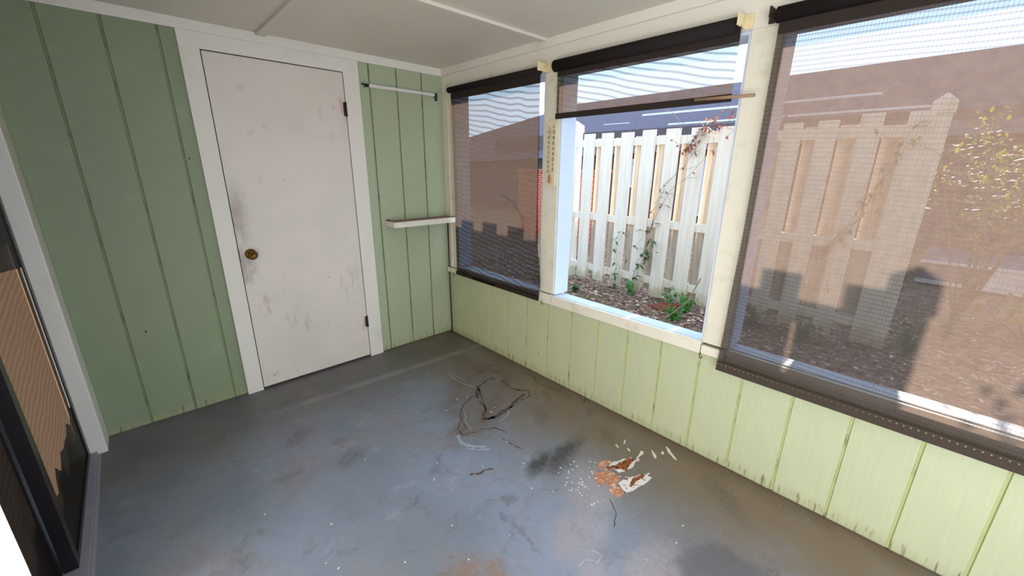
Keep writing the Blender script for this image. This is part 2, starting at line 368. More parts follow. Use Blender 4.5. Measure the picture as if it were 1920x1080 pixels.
# ------------------------------------------------------------------ room
YB = -4.5           # open end of the porch behind the camera
struct('floor', bxo(-2.31, 0.13, YB, 0.10, -0.12, 0.0), M['floor'], 'blue grey painted concrete porch floor with stains and peeling paint', 'floor')
struct('ceiling', bxo(-2.75, 0.14, YB, 0.12, 2.15, 2.22), M['ceil'], 'off-white painted flat porch ceiling', 'ceiling')

def siding(bm, axis, u0, u1, z0, z1, grooves, thick=.03, gw=.012, gd=.007):
    """board siding with cut grooves. axis 'x': face at y=0 running in x; axis 'y': face at x=0 running in y"""
    pr = [(u0, 0, 0)]
    for g in sorted(grooves):
        if g-gw < u0 or g+gw > u1: continue
        pr += [(g-gw/2, 0, 0), (g-gw/2+.002, gd, 1), (g+gw/2-.002, gd, 1), (g+gw/2, 0, 0)]
    pr.append((u1, 0, 0))
    P = lambda u, d, z: (u, d, z) if axis == 'x' else (d, u, z)
    for i in range(len(pr)-1):
        a, b = pr[i], pr[i+1]
        vs = [bm.verts.new(P(a[0], a[1], z0)), bm.verts.new(P(b[0], b[1], z0)), bm.verts.new(P(b[0], b[1], z1)), bm.verts.new(P(a[0], a[1], z1))]
        f = bm.faces.new(vs); f.material_index = 1 if (a[2] or b[2]) else 0
    if axis == 'x': box(bm, u0, u1, gd+.001, thick+gd, z0, z1)
    else: box(bm, gd+.001, thick+gd, u0, u1, z0, z1)
bm = bmesh.new()
siding(bm, 'x', -2.75, -1.55, 0.002, 2.15, [-1.674, -1.877, -2.080, -2.283, -2.486])
siding(bm, 'x', -.72, 0.0, 0.002, 2.15, [-.1836, -.3866, -.5896])
box(bm, -1.56, -.71, .008, .05, 2.03, 2.15); box(bm, -2.75, 0.13, .04, .12, 0.0, 2.15)
struct('wall_back', bm, [M['green'], M['groove']], 'green grooved board wall around the white door', 'wall')
b0 = .1586
bm = bmesh.new()
siding(bm, 'y', YB, 0.0, 0.002, .60, [-(b0+i*.203) for i in range(21)])
box(bm, .04, .13, YB, 0, 0, .60)
struct('wall_right', bm, [M['lime'], M['groovel']], 'yellow-green grooved board half wall under the windows', 'wall')
# house side wall around the sliding door
bm = bmesh.new()
box(bm, -2.60, -2.42, -.16, .0, 0, 2.15); box(bm, -2.60, -2.33, YB, -.16, 2.02, 2.15); box(bm, -2.60, -2.33, -2.62, -1.37, 0, 2.02)  # near pale stretch put in so the sun patch lands bright
struct('wall_left', bm, M['casing'], 'pale house wall beside and above the dark sliding door', 'wall')
struct('wall_front', bxo(-2.6, .13, YB-.05, YB, 0, .08), M['casing'], 'low kerb at the open end of the porch', 'wall')

# ceiling trims
struct('trim_1', bxo(-2.75, 0, -.014, 0, 2.098, 2.15, bev=.003), M['casing'], 'white trim board along the top of the green wall', 'trim')
struct('trim_2', bxo(-.016, 0, YB, -.0145, 2.102, 2.15, bev=.003), M['white'], 'white crown strip above the windows', 'trim')
struct('trim_3', bxo(-1.245, -1.195, -4.4, -.0145, 2.133, 2.15, bev=.004), M['ceil'], 'ceiling batten running above the door', 'trim')
struct('trim_4', bxo(-2.4, -.0165, -1.10, -1.052, 2.133, 2.15, bev=.004), M['ceil'], 'ceiling batten crossing to the window wall', 'trim')
struct('trim_5', bxo(-2.4, -.0165, -3.60, -3.552, 2.133, 2.15, bev=.004), M['ceil'], 'ceiling batten behind the camera', 'trim')

# door casing and door
struct('trim_6', bxo(-1.604, -1.516, -.016, 0, 0.0, 2.097), M['casing'], 'white door casing on the knob side of the door', 'trim')
struct('trim_7', bxo(-.770, -.667, -.016, 0, 0.0, 2.097), M['casing'], 'white door casing on the hinge side of the door', 'trim')
struct('trim_8', bxo(-1.5160, -.7700, -.016, 0, 2.019, 2.097), M['casing'], 'white door casing above the door', 'trim')
struct('trim_9', bxo(-1.56, -.72, .012, .03, 0.0, 2.03), M['rodm'], 'dark door rebate', 'trim')
d1 = struct('door_1', bxo(-1.511, -.775, -.014, .011, 0.016, 2.0135, bev=.002), M['door'], 'flat white painted door with brass knob and brown smudges', 'door')
# knob (lathe along y)
bm = bmesh.new()
prof = [(.031, -.0142), (.031, -.019), (.024, -.022), (.012, -.024), (.011, -.040), (.020, -.046), (.0275, -.056), (.0285, -.066), (.024, -.076), (.017, -.080), (.0165, -.0785), (.006, -.0785), (.0, -.0785)]
rings = []
for r, y in prof:
    rings.append([bm.verts.new((-1.452+r*math.cos(t), y, .915+r*math.sin(t))) for t in [2*math.pi*k/28 for k in range(28)]])
for i in range(len(rings)-1):
    for k in range(28):
        try: bm.faces.new((rings[i][k], rings[i][(k+1) % 28], rings[i+1][(k+1) % 28], rings[i+1][k])).smooth = True
        except ValueError: pass
bmesh.ops.remove_doubles(bm, verts=bm.verts, dist=1e-5)
kn = obj('door_knob', bm, M['brass'], d1, True); kn['label'] = 'round aged brass knob'
bm = bmesh.new(); box(bm, -1.4545, -1.4495, -.0800, -.0784, .909, .921); obj('keyhole', bm, M['black'], kn)
for z0, z1 in ((1.75, 1.84), (.25, .34)):
    bm = bmesh.new(); tube(bm, [(-.7725, -.0165, z0), (-.7725, -.0165, z1)], .0065, 10); box(bm, -.789, -.774, -.0150, -.0138, z0+.004, z1-.004)
    h = obj('hinge', bm, M['dark_metal'], d1); h['label'] = 'dark rusted hinge'
bm = bmesh.new(); box(bm, -1.5155, -1.5105, -.0172, -.011, .875, .955); o = obj('strike_plate', bm, M['dark_metal'], d1)

# window wall: header, posts, apron boards, jambs
struct('trim_10', bxo(0, .13, YB, 0.0, 1.972, 2.15), M['white'], 'white header board above the three windows', 'trim')
WZ0, WZ1 = .63, 1.972
posts = [(-.148, 0.0), (-1.212, -1.087), (-2.305, -2.190), (-3.75, -3.60)]
names = ['white corner post beside the green wall', 'white post carrying the thermometer between left and middle windows', 'white post between the middle and right windows', 'white post at the far end of the right window']
for i, ((ya, yb), lb) in enumerate(zip(posts, names)):
    bm = bmesh.new(); zlo = .655 if i != 2 else .612+.012
    zlo = {0: .612, 1: .636, 2: .624, 3: .63}[i]
    box(bm, -.004, .04, ya, yb, zlo, 1.9715, bev=.003); box(bm, .0405, .125, ya+.006, yb-.006, .60, 1.9715)
    if i == 0: box(bm, -.016, -.0045, -.088, -.062, zlo+.002, 1.93, bev=.003)
    struct('trim_%d' % (11+i), bm, M['post'], lb, 'post')
ap = [(-.155, -.02, .568, .608), (-1.213, -.160, .568, .632), (-2.190, -1.218, .568, .630), (-2.305, -2.195, .572, .615), (YB, -2.310, .568, .628)]
aplb = ['short white apron block at the corner', 'white apron strip under the left window', 'white apron strip under the middle window', 'short white apron block under the post', 'white apron strip under the right window']
for i, (ya, yb, z0, z1) in enumerate(ap):
    struct('trim_%d' % (15+i), bxo(-.024, -.0005, ya, yb, z0, z1, bev=.003), M['post'], aplb[i], 'trim')
wins = [(-1.087, -.148), (-2.190, -1.212), (-3.60, -2.305)]
for i, (ya, yb) in enumerate(wins):
    bm = bmesh.new()
    e = .0005
    # sloping inner sill
    vs = [(-.0, ya+e, .632), (-.0, yb-e, .632), (.135, yb-e, .612), (.135, ya+e, .612)]
    t = [bm.verts.new(v) for v in vs]; b = [bm.verts.new((v[0], v[1], .602)) for v in vs]
    bm.faces.new(t); bm.faces.new(b[::-1])
    for k in range(4): bm.faces.new((t[k], b[k], b[(k+1) % 4], t[(k+1) % 4]))
    wn = struct('window_%d' % (i+1), bm, M['sill'], ['open left window opening with pale sill behind the long dark blind', 'open middle window with pale sill and fence beyond', 'wide right window opening behind the large mesh blind'][i], 'window')
    bm = bmesh.new(); box(bm, .002, .133, yb-.010, yb-e, .634, 1.970); box(bm, .002, .133, ya+e, ya+.010, .634, 1.970); box(bm, .002, .133, ya+.011, yb-.011, 1.958, 1.971)
    obj('window_jamb', bm, M['sill'], wn)
# eave outside the windows
struct('trim_20', bxo(.14, .42, YB, .5, 2.03, 2.09), M['white'], 'white roof eave outside the windows', 'eave')

# corner jamb of sliding door
bm = bmesh.new(); box(bm, -2.42, -2.262, -.160, -.001, .001, 2.097, bev=.006)
struct('trim_21', bm, M['casing'], 'worn white corner board beside the sliding door', 'trim')
# sliding door: near panel further out, far panel toward the room
d2 = struct('door_2', bxo(-2.40, -2.30, -1.369, -.161, -.01, .022), M['track'], 'dark bronze framed sliding screen door', 'door')
def panel(xa, xb, ya, yb, name):
    bm = bmesh.new(); st = .045
    box(bm, xa, xb, ya, ya+st, .024, 2.0); box(bm, xa, xb, yb-st, yb, .024, 2.0); box(bm, xa, xb, ya+st, yb-st, 1.955, 2.0); box(bm, xa, xb, ya+st, yb-st, .024, .05)
    fr = obj('door_frame', bm, M['bronze'], d2)
    o = obj('screen_panel', bxo(xb-.010, xb-.006, ya+st+.0005, yb-st-.0005, .0505, 1.9545), M['screen'], fr); o['label'] = 'brown translucent screen'
panel(-2.362, -2.325, -.99, -.1615, 'a')
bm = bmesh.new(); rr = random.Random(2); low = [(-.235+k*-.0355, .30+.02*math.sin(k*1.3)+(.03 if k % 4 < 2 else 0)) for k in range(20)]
prof = [(-.235, 1.01)]+low+[(-.93, 1.10)]  # tan shape put in for the sunlit door area, edge cut like fence shadow
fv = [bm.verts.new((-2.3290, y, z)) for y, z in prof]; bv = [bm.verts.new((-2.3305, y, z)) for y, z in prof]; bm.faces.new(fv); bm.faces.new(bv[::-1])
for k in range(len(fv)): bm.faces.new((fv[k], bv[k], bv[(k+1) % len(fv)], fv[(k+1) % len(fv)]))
o = obj('tan_sun_patch', bm, M['tan'], d2); o['label'] = 'tan shape put in for the sunlit patch, with ragged lower edge'
bm = bmesh.new(); box(bm, -2.3288, -2.3262, -.240, -.228, .33, 1.01); o = obj('sun_strip', bm, M['slabw0'], d2); panel(-2.402, -2.366, -1.369, -.965, 'b')  # pale strip put in for the bright line of sun
struct('trim_22', bxo(-2.299, -2.288, -4.4, -.161, .0005, .006), M['track'], 'pale metal threshold strip along the sliding door', 'trim')
struct('trim_23', bxo(-2.42, -2.27, -1.369, -.161, 2.001, 2.019), M['casing'], 'white head trim over the sliding door', 'trim')

# ------------------------------------------------------------------ floor details: peeling paint and cracks (parts of the floor)
floor = bpy.data.objects['floor']
def blobmesh(cx_, cy_, rx, ry, rot, n=46, jag=.22, h=.0016, seed=0):
    rnd = random.Random(seed); bm = bmesh.new(); ph = [rnd.uniform(0, 6.28) for _ in range(6)]
    pts = []
    for k in range(n):
        t = 2*math.pi*k/n
        r = 1+jag*(.5*math.sin(2*t+ph[0])+.4*math.sin(3*t+ph[1])+.35*math.sin(5*t+ph[2])+.25*math.sin(9*t+ph[3]))+rnd.uniform(-.5, .5)*jag*.5
        x, y = rx*r*math.cos(t), ry*r*math.sin(t)
        pts.append((cx_+x*math.cos(rot)-y*math.sin(rot), cy_+x*math.sin(rot)+y*math.cos(rot)))
    c = bm.verts.new((cx_, cy_, h)); top = [bm.verts.new((p[0], p[1], h)) for p in pts]; bo = [bm.verts.new((p[0], p[1], .0002)) for p in pts]
    for k in range(n):
        bm.faces.new((c, top[k], top[(k+1) % n])); bm.faces.new((top[k], bo[k], bo[(k+1) % n], top[(k+1) % n]))
    return bm
s = NT('peeled_orange'); n = s.noise(30, 6, .7)
c = s.mix(s.rng(n, .35, .6), lin(206, 150, 118), lin(176, 112, 80)); c = s.mix(s.rng(s.noise(55, 5, .7), .56, .62), c, lin(226, 214, 204)); M['peelo'] = s.fin(c, .7, n, .3, .004)
s = NT('peeled_white'); n = s.noise(38, 6, .7)
c = s.mix(s.rng(n, .54, .62), lin(226, 220, 214), lin(120, 66, 44)); M['peelw'] = s.fin(c, .7, n, .3, .004)
s = NT('rust_brown'); n = s.noise(60, 6, .7); c = s.mix(s.rng(n, .4, .6), lin(74, 36, 22), lin(170, 96, 54)); M['rust'] = s.fin(c, .9, n, .5, .004)
M['chip'] = simple('white_paint_chip', lin(224, 220, 214), .6, .08, 50)
M['grime'] = simple('dark_grime', lin(88, 77, 66), .8, .25, 50)
M['pale'] = simple('pale_paint_edge', lin(160, 166, 178), .5, .1, 40)
def G(u, v):   # floor point measured at this place of the photograph
    d = F + Rv*((u-960)/fpx) - Uv*((v-540)/fpx); t = -cz/d.z; return (cx+d.x*t, cy+d.y*t)
def outline(px, sub, jit, h, seed):
    rnd = random.Random(seed); P = [Vector(G(*q)) for q in px]; out = []
    for k in range(len(P)):
        a, b = P[k], P[(k+1) % len(P)]
        for q in range(sub): out.append(a.lerp(b, q/sub)+Vector((rnd.gauss(0, jit), rnd.gauss(0, jit))))
    bm = bmesh.new(); top = [bm.verts.new((p.x, p.y, h)) for p in out]; bo = [bm.verts.new((p.x, p.y, .0002)) for p in out]
    f = bm.faces.new(top); bmesh.ops.triangulate(bm, faces=[f])
    for k in range(len(out)): bm.faces.new((top[k], bo[k], bo[(k+1) % len(out)], top[(k+1) % len(out)]))
    return bm
Q = lambda *a: [(800+x/3.376, 640+y/3.376) for x, y in a]     # measured on an enlarged view
for i, (px, mk, h) in enumerate([
    (Q((1058, 825), (1100, 830), (1150, 820), (1200, 840), (1225, 875), (1205, 905), (1180, 925), (1150, 915), (1120, 895), (1095, 915), (1070, 880)), 'peelo', .0016),
    (Q((1085, 775), (1110, 755), (1165, 757), (1170, 775), (1135, 790), (1130, 815), (1095, 812)), 'peelo', .0018),
    (Q((1145, 940), (1200, 915), (1240, 930), (1250, 960), (1210, 990), (1180, 965)), 'peelo', .0014),
    (Q((1215, 900), (1260, 860), (1310, 855), (1370, 840), (1410, 835), (1420, 860), (1395, 890), (1350, 920), (1300, 945), (1265, 960), (1235, 930)), 'peelw', .0015),
    (Q((1165, 770), (1220, 755), (1290, 735), (1325, 755), (1300, 800), (1250, 825), (1215, 830), (1190, 810), (1150, 800)), 'chip', .0014),
    (Q((1140, 792), (1190, 788), (1230, 765), (1280, 740), (1320, 750), (1285, 785), (1265, 822), (1225, 812), (1185, 808), (1145, 808)), 'rust', .0024),
    (Q((1285, 900), (1310, 870), (1350, 848), (1395, 840), (1370, 862), (1330, 885), (1300, 925), (1285, 920)), 'rust', .0022)]):
    o = obj('peeled_patch', outline(px, 5, .0022, h, i), M[mk], floor)
    o['label'] = {'peelo': 'orange-tan layer bared by peeling paint', 'peelw': 'white flaking primer with brown specks', 'chip': 'white flaking primer', 'rust': 'dark rust brown residue'}[mk]
rc = random.Random(3)
bm = bmesh.new()
pos = [(-.175, -2.10, .03, .008, .9), (-.10, -2.155, .045, .009, .95), (-.13, -2.125, .012, .008, 0), (-.22, -2.05, .03, .008, .2), (-.27, -2.06, .02, .007, .4), (-.24, -1.99, .012, .006, 1), (-.26, -1.93, .015, .005, 1), (-.20, -1.94, .02, .004, .3)]
for _ in range(46):
    a = rc.gauss(0, 1); b = rc.gauss(0, 1)
    pos.append((-.61+a*.08, -1.95+b*.06, rc.uniform(.002, .008), rc.uniform(.0015, .003), rc.uniform(0, 6.28)))
for _ in range(26): pos.append((rc.uniform(-1.8, -.4), rc.uniform(-2.5, -.9), rc.uniform(.003, .007), rc.uniform(.002, .004), rc.uniform(0, 3)))
for k, (x, y, rx, ry, a) in enumerate(pos):
    append(bm, blobmesh(x, y, rx, ry, a, n=12, jag=.35, h=.0012, seed=k+50))
o = obj('paint_chips', bm, M['chip'], floor); o['kind'] = 'stuff'; o['label'] = 'small white paint chips'
def ribbon(bm, pts, wd, h=.0009, seed=0, closed=False):
    rnd = random.Random(seed); P = []
    for i in range(len(pts)-1):
        for t in range(5):
            f = t/5; P.append((pts[i][0]*(1-f)+pts[i+1][0]*f+rnd.uniform(-.005, .005), pts[i][1]*(1-f)+pts[i+1][1]*f+rnd.uniform(-.005, .005)))
    P.append(pts[-1]); prev = None
    for i, p in enumerate(P):
        a = P[max(i-1, 0)]; b = P[min(i+1, len(P)-1)]; d = Vector((b[0]-a[0], b[1]-a[1])); d.normalize(); nrm = Vector((-d.y, d.x)); ww = wd*rnd.uniform(.35, 1.3)*(0.3 if i in (0, len(P)-1) else 1)
        l, r = bm.verts.new((p[0]+nrm.x*ww, p[1]+nrm.y*ww, h)), bm.verts.new((p[0]-nrm.x*ww, p[1]-nrm.y*ww, h))
        if prev: bm.faces.new((prev[0], prev[1], r, l))
        prev = (l, r)
bm = bmesh.new()
loops = [([(896, 745), (898, 725), (915, 712), (925, 708)], .006), ([(896, 725), (910, 765), (905, 785), (925, 785), (950, 770), (975, 752), (994, 742), (990, 732), (965, 732), (950, 722), (940, 712)], .006),
         ([(862, 782), (865, 765), (880, 748), (893, 740)], .004), ([(862, 775), (868, 795), (875, 803)], .004), ([(912, 687), (935, 683), (960, 681)], .003), ([(925, 697), (935, 696)], .010), ([(922, 711), (930, 710)], .008),
         ([(985, 738), (975, 745), (955, 763), (935, 775), (915, 787)], .010), ([(897, 722), (893, 735), (897, 748)], .009), ([(900, 752), (912, 768), (905, 780)], .006), ([(862, 790), (858, 805), (868, 818), (900, 806), (930, 802), (950, 812)], .005), ([(965, 728), (978, 733)], .008), ([(940, 820), (955, 830), (980, 842)], .003), ([(1075, 735), (1100, 745), (1095, 755)], .006),
         ([(905, 787), (930, 782)], .009), ([(1140, 935), (1155, 960), (1150, 990)], .0025), ([(880, 890), (900, 887), (915, 880), (925, 879)], .006), ([(985, 700), (1000, 705), (1010, 720), (1050, 735)], .003)]
for k, (pts, wd) in enumerate(loops): ribbon(bm, [G(*p) for p in pts], wd, seed=k)
o = obj('floor_cracks', bm, M['grime'], floor); o['label'] = 'dark grime filled cracks and loose paint edges'
bm = bmesh.new()
for k, (pts, wd) in enumerate([([(860, 815), (862, 828), (872, 835), (890, 838), (912, 837)], .010), ([(875, 840), (895, 843), (920, 842)], .006), ([(1195, 1045), (1215, 1050), (1205, 1062)], .004), ([(872, 772), (872, 790), (884, 806)], .0025), ([(955, 770), (950, 780), (935, 792)], .003), ([(1085, 1065), (1100, 1050), (1120, 1055), (1125, 1040), (1095, 1030)], .004),
                               ([(835, 700), (870, 720), (895, 728)], .003), ([(840, 697), (875, 716)], .003)]): ribbon(bm, [G(*p) for p in pts], wd, h=.0011, seed=k+30)
o = obj('paint_edges', bm, M['pale'], floor); o['label'] = 'pale raised edges of lifted floor paint'

# ------------------------------------------------------------------ things on the walls
# rod on the back wall
t = thing('wall_rail', 'thin pale metal rail with black ends mounted high on the green wall', 'rail', (-.36, -.02, 1.96))
bm = bmesh.new(); box(bm, -.605, -.085, -.026, -.012, 1.948, 1.970, bev=.003); obj('rail', bm, M['alu'], t)
bm = bmesh.new(); box(bm, -.618, -.604, -.030, -.001, 1.950, 1.968, bev=.003); tube(bm, [(-.618, -.015, 1.962), (-.650, -.015, 1.966)], .006, 8); tube(bm, [(-.630, -.015, 1.962), (-.632, -.015, 1.945)], .004, 6); obj('end_bracket', bm, M['black'], t)
bm = bmesh.new(); box(bm, -.086, -.066, -.030, -.001, 1.943, 1.972, bev=.003); box(bm, -.078, -.066, -.030, -.010, 1.918, 1.944, bev=.003); obj('end_bracket', bm, M['black'], t)
# shelf
s = NT('worn_shelf_top'); n = s.noise(14, 6, .7, stretch=(.4, 2, 1)); M['shelftop'] = s.fin(s.mix(s.rng(n, .3, .7), lin(128, 96, 82), lin(176, 142, 124)), .8, n, .2, .003)
t = thing('corner_shelf', 'small wooden corner shelf with worn brown top and white front board', 'shelf', (-.28, -.06, 1.02))
bm = bmesh.new(); box(bm, -.545, -.006, -.138, -.001, 1.028, 1.0435); obj('shelf_board', bm, M['shelftop'], t)
bm = bmesh.new(); box(bm, -.545, -.006, -.150, -.139, 1.004, 1.0445, bev=.002); o = obj('front_board', bm, M['white'], t)
bm = bmesh.new(); box(bm, -.560, -.546, -.150, -.001, 1.006, 1.0445, bev=.003); o = obj('side_board', bm, M['white'], t)
bm = bmesh.new()
for k in range(14): append(bm, (lambda q: (bmesh.ops.create_icosphere(q, subdivisions=1, radius=random.uniform(.003, .007)), q)[1])(bmesh.new()), Matrix.Translation((-.548+random.uniform(0, .03), -.012+random.uniform(-.008, .006), 1.0445+random.uniform(0, .004))))
o = obj('debris', bm, M['grime'], t); o['kind'] = 'stuff'
# leaning strip in the corner
bm = bmesh.new(); tube(bm, [(-.012, -.028, .992), (-.014, -.032, .60), (-.016, -.045, .002)], .006, 6)
tag(obj('corner_strip', bm, M['rodm']), 'thin dark strip standing in the corner below the shelf', 'strip')

# thermometer
t = thing('wall_thermometer', 'cream wall thermometer marked C and F on the white post', 'thermometer', (-.01, -1.157, 1.34))
yc = -1.157; xf = -.013
bm = bmesh.new()
out = [(-.036, 1.330), (.036, 1.330), (.036, 1.690)]
out += [(.036*math.cos(a), 1.690+.022*math.sin(a)) for a in [math.pi*k/10 for k in range(1, 10)]] + [(-.036, 1.690)]
fv = [bm.verts.new((xf, yc+p[0], p[1])) for p in out]; bv = [bm.verts.new((-.0045, yc+p[0], p[1])) for p in out]
bm.faces.new(fv); bm.faces.new(bv[::-1])
for k in range(len(fv)): bm.faces.new((fv[k], bv[k], bv[(k+1) % len(fv)], fv[(k+1) % len(fv)]))
M['thermo'] = simple('aged_cream_plate', lin(222, 208, 172), .5, .1, 30); M['ink'] = simple('faded_ink', lin(84, 66, 50), .7, .1, 30); M['red'] = simple('red_alcohol', lin(176, 62, 40), .4, .05, 20)
obj('plate', bm, M['thermo'], t)
bm = bmesh.new(); tube(bm, [(xf-.003, yc+.002, 1.405), (xf-.003, yc+.002, 1.655)], .0028, 8); M['glass'] = simple('tube_glass', lin(196, 184, 156), .2, .03, 20); obj('glass_tube', bm, M['glass'], t)
bm = bmesh.new(); tube(bm, [(xf-.004, yc+.004, 1.352), (xf-.004, yc+.004, 1.365), (xf-.004, yc+.003, 1.385), (xf-.004, yc+.002, 1.40)], [.005, .006, .005, .0025], 8); obj('bulb', bm, M['red'], t)
bm = bmesh.new(); 
for q in ((-.010, -.0085), (.0125, .014)): box(bm, xf-.001, xf, yc+q[0], yc+q[1], 1.345, 1.385)
box(bm, xf-.001, xf, yc-.010, yc+.014, 1.3445, 1.346); obj('bulb_guard', bm, M['dark_metal'], t)
def text(body, size, y, z, parent, name):
    cu = bpy.data.curves.new(name, 'FONT'); cu.body = body; cu.size = size; cu.extrude = .0003; cu.align_x = 'CENTER'; cu.align_y = 'CENTER'
    ob = bpy.data.objects.new('tmp', cu); C.objects.link(ob); bpy.context.view_layer.update()
    me = bpy.data.meshes.new_from_object(ob); bpy.data.objects.remove(ob)
    # face -x : text x axis -> -y , text y -> z
    wl = Vector(parent['_w'])
    me.transform(Matrix.Translation(Vector((xf-.0006, y, z))-wl) @ Matrix(((0, 0, -1, 0), (-1, 0, 0, 0), (0, 1, 0, 0), (0, 0, 0, 1))))
    me.materials.append(M['ink']); o = bpy.data.objects.new(name, me); C.objects.link(o); o.parent = parent; return o
text('C', .024, yc+.015, 1.668, t, 'letter'); text('F', .024, yc-.016, 1.668, t, 'letter')
cs = ['50', '40', '30', '20', '10', '0', '10', '20', '30']; fs = ['120', '100', '80', '60', '40', '20', '0', '20']
bm = bmesh.new()
for k in range(33):
    z = 1.408+k*.0075; ww = .006 if k % 4 == 0 else .0035
    box(bm, xf-.0008, xf, yc+.006, yc+.006+ww, z, z+.0009); box(bm, xf-.0008, xf, yc-.002-ww, yc-.002, z, z+.0009)
obj('scale_marks', bm, M['ink'], t)
text('\n'.join(cs), .0135, yc+.021, 1.530, t, 'celsius_scale'); text('\n'.join(fs), .0135, yc-.018, 1.535, t, 'fahrenheit_scale')
for nm, zc_, H in (('celsius_scale', 1.530, .245), ('fahrenheit_scale', 1.535, .235)):
    o = bpy.data.objects[nm]; zs = [v.co.z for v in o.data.vertices]; a, b = min(zs), max(zs); k = H/(b-a); mid = (a+b)/2; tz = zc_-t['_w'][2]
    for v in o.data.vertices: v.co.z = tz+(v.co.z-mid)*k*1.0
# ------------------------------------------------------------------ blinds
M['fab1'] = mesh_fabric('blind_mesh_left', .42, .034, 5.0, 9.0, .55, 3.1, .135, tilt=-.15)  # left and middle cloth darkened in colour for their weaker sun glow
M['fab2'] = mesh_fabric('blind_mesh_middle', .6, .030, 3.2, 7.0, .50, 1.7, .21, tilt=-.25)
M['fab3'] = mesh_fabric('blind_mesh_right', .95, .0165, 1.6, 6.0, .36, 5.3, .17, tilt=-.05)
def cloth(ya_f, yb_f, z0, z1, amp, x0=-.055, nu=60, nv=90, seed=0, z0_f=None):
    """ya_f/yb_f: right (near) and left (far) edge as functions of z"""
    bm = bmesh.new(); rnd = random.Random(seed); a, b, c = [rnd.uniform(0, 6) for _ in range(3)]; g = []
    for j in range(nv+1):
        row = []
        for i in range(nu+1):
            u = i/nu; zz0 = z0_f(u) if z0_f else z0
            z = zz0+(z1-zz0)*j/nv; k = (1-(z-z0)/(z1-z0))
            y = ya_f(z)*(1-u)+yb_f(z)*u
            x = x0+amp*k*(math.sin(5.5*u+a+1.3*z)*.6+math.sin(11*u+b-2*z)*.3)
            row.append(bm.verts.new((x, y, z)))
        g.append(row)
    for j in range(nv):
        for i in range(nu): bm.faces.new((g[j][i], g[j][i+1], g[j+1][i+1], g[j+1][i])).smooth = True
    return bm
def interp(tab):
    def f(z):
        for (z0, v0), (z1, v1) in zip(tab, tab[1:]):
            if z0 <= z <= z1:
                q = (z-z0)/(z1-z0); q = q*q*(3-2*q); return v0+(v1-v0)*q
        return tab[0][1] if z < tab[0][0] else tab[-1][1]
    return f
def blind(label, ya, yb, zt, r, fab, yaf, ybf, zb, amp, seed, hem, tube_y, zslope=0, x0=-.055, zoff=0):
    t = thing('roller_blind', label, 'roller blind', (x0, (ya+yb)/2, zt), 'roller blinds on the window wall')
    bm = bmesh.new(); tube(bm, [(x0-.0, tube_y[0], zt), (x0-.0, tube_y[1], zt)], r, 24); obj('roller_tube', bm, M['tube'], t)
    cb = cloth(yaf, ybf, zb, zt, amp, x0-r*.0+r*.0, seed=seed); f = obj('mesh_cloth', cb, fab, t); f['label'] = 'see-through brown mesh cloth'
    return t
ff = interp([(.56, -1.118), (.72, -1.128), (.80, -1.118), (.95, -1.098), (1.3, -1.088), (1.97, -1.083)])
t1 = blind('long brown mesh blind hanging over the left window', -1.09, -.15, 1.982, .020, M['fab1'], ff, lambda z: -.178, .582, .010, 1, .03, (-1.080, -.150), x0=-.045)
bm = bmesh.new(); box(bm, -.049, -.041, ff(.60), -.178, .576, .606, bev=.002); obj('hem_bar', bm, M['hem'], t1)
bm = bmesh.new(); box(bm, -.0475, -.0435, -1.083, -.178, 1.915, 1.972); o = obj('doubled_cloth', bm, M['hem'], t1)
t2 = blind('half raised brown mesh blind over the middle window', -2.16, -1.2, 1.985, .031, M['fab2'], lambda z: -2.165, lambda z: -1.215, 1.735, .003, 2, .03, (-2.150, -1.195), x0=-.045)
bm = bmesh.new(); box(bm, -.050, -.040, -2.168, -1.213, 1.708, 1.738, bev=.002)
o = obj('hem_bar', bm, M['hem'], t2)
bm = bmesh.new(); box(bm, -.0475, -.0435, -2.163, -1.216, 1.928, 1.965); obj('doubled_cloth', bm, M['hem'], t2)
fe = interp([(.53, -2.285), (.8, -2.292), (1.2, -2.300), (1.97, -2.298)])
t3 = blind('large lowered brown mesh blind over the wide right window', -3.65, -2.29, 1.990, .027, M['fab3'], lambda z: -3.68, fe, .555, .006, 3, .03, (-3.70, -2.288), x0=-.050)
sm = NT('perforated_hem'); pp = sm.n('ShaderNodeSeparateXYZ'); sm.l(sm.pos, pp.inputs[0])
yy = sm.math('ABSOLUTE', sm.math('SUBTRACT', sm.math('FRACT', sm.math('MULTIPLY', pp.outputs['Y'], 1/.019)), .5)); zz = sm.math('ABSOLUTE', sm.math('MULTIPLY', sm.math('SUBTRACT', pp.outputs['Z'], .562), 1/.019))
dd = sm.math('SQRT', sm.math('ADD', sm.math('MULTIPLY', yy, yy), sm.math('MULTIPLY', zz, zz)))
M['hem3'] = sm.fin(sm.mix(sm.math('MULTIPLY', sm.rng(dd, .17, .09), sm.rng(sm.noise(1.6, 2), .35, .6, .3, 1)), sm.mix(sm.noise(140, 3), lin(62, 53, 45), lin(76, 65, 56)), lin(150, 132, 118)), .85, spec=.1)
bm = bmesh.new(); box(bm, -.054, -.046, -3.68, -2.285, .528, .572, bev=.002); obj('hem_bar', bm, M['hem3'], t3)
bm = bmesh.new(); box(bm, -.0525, -.0485, -3.68, -2.299, 1.925, 1.965); obj('doubled_cloth', bm, M['hem'], t3)
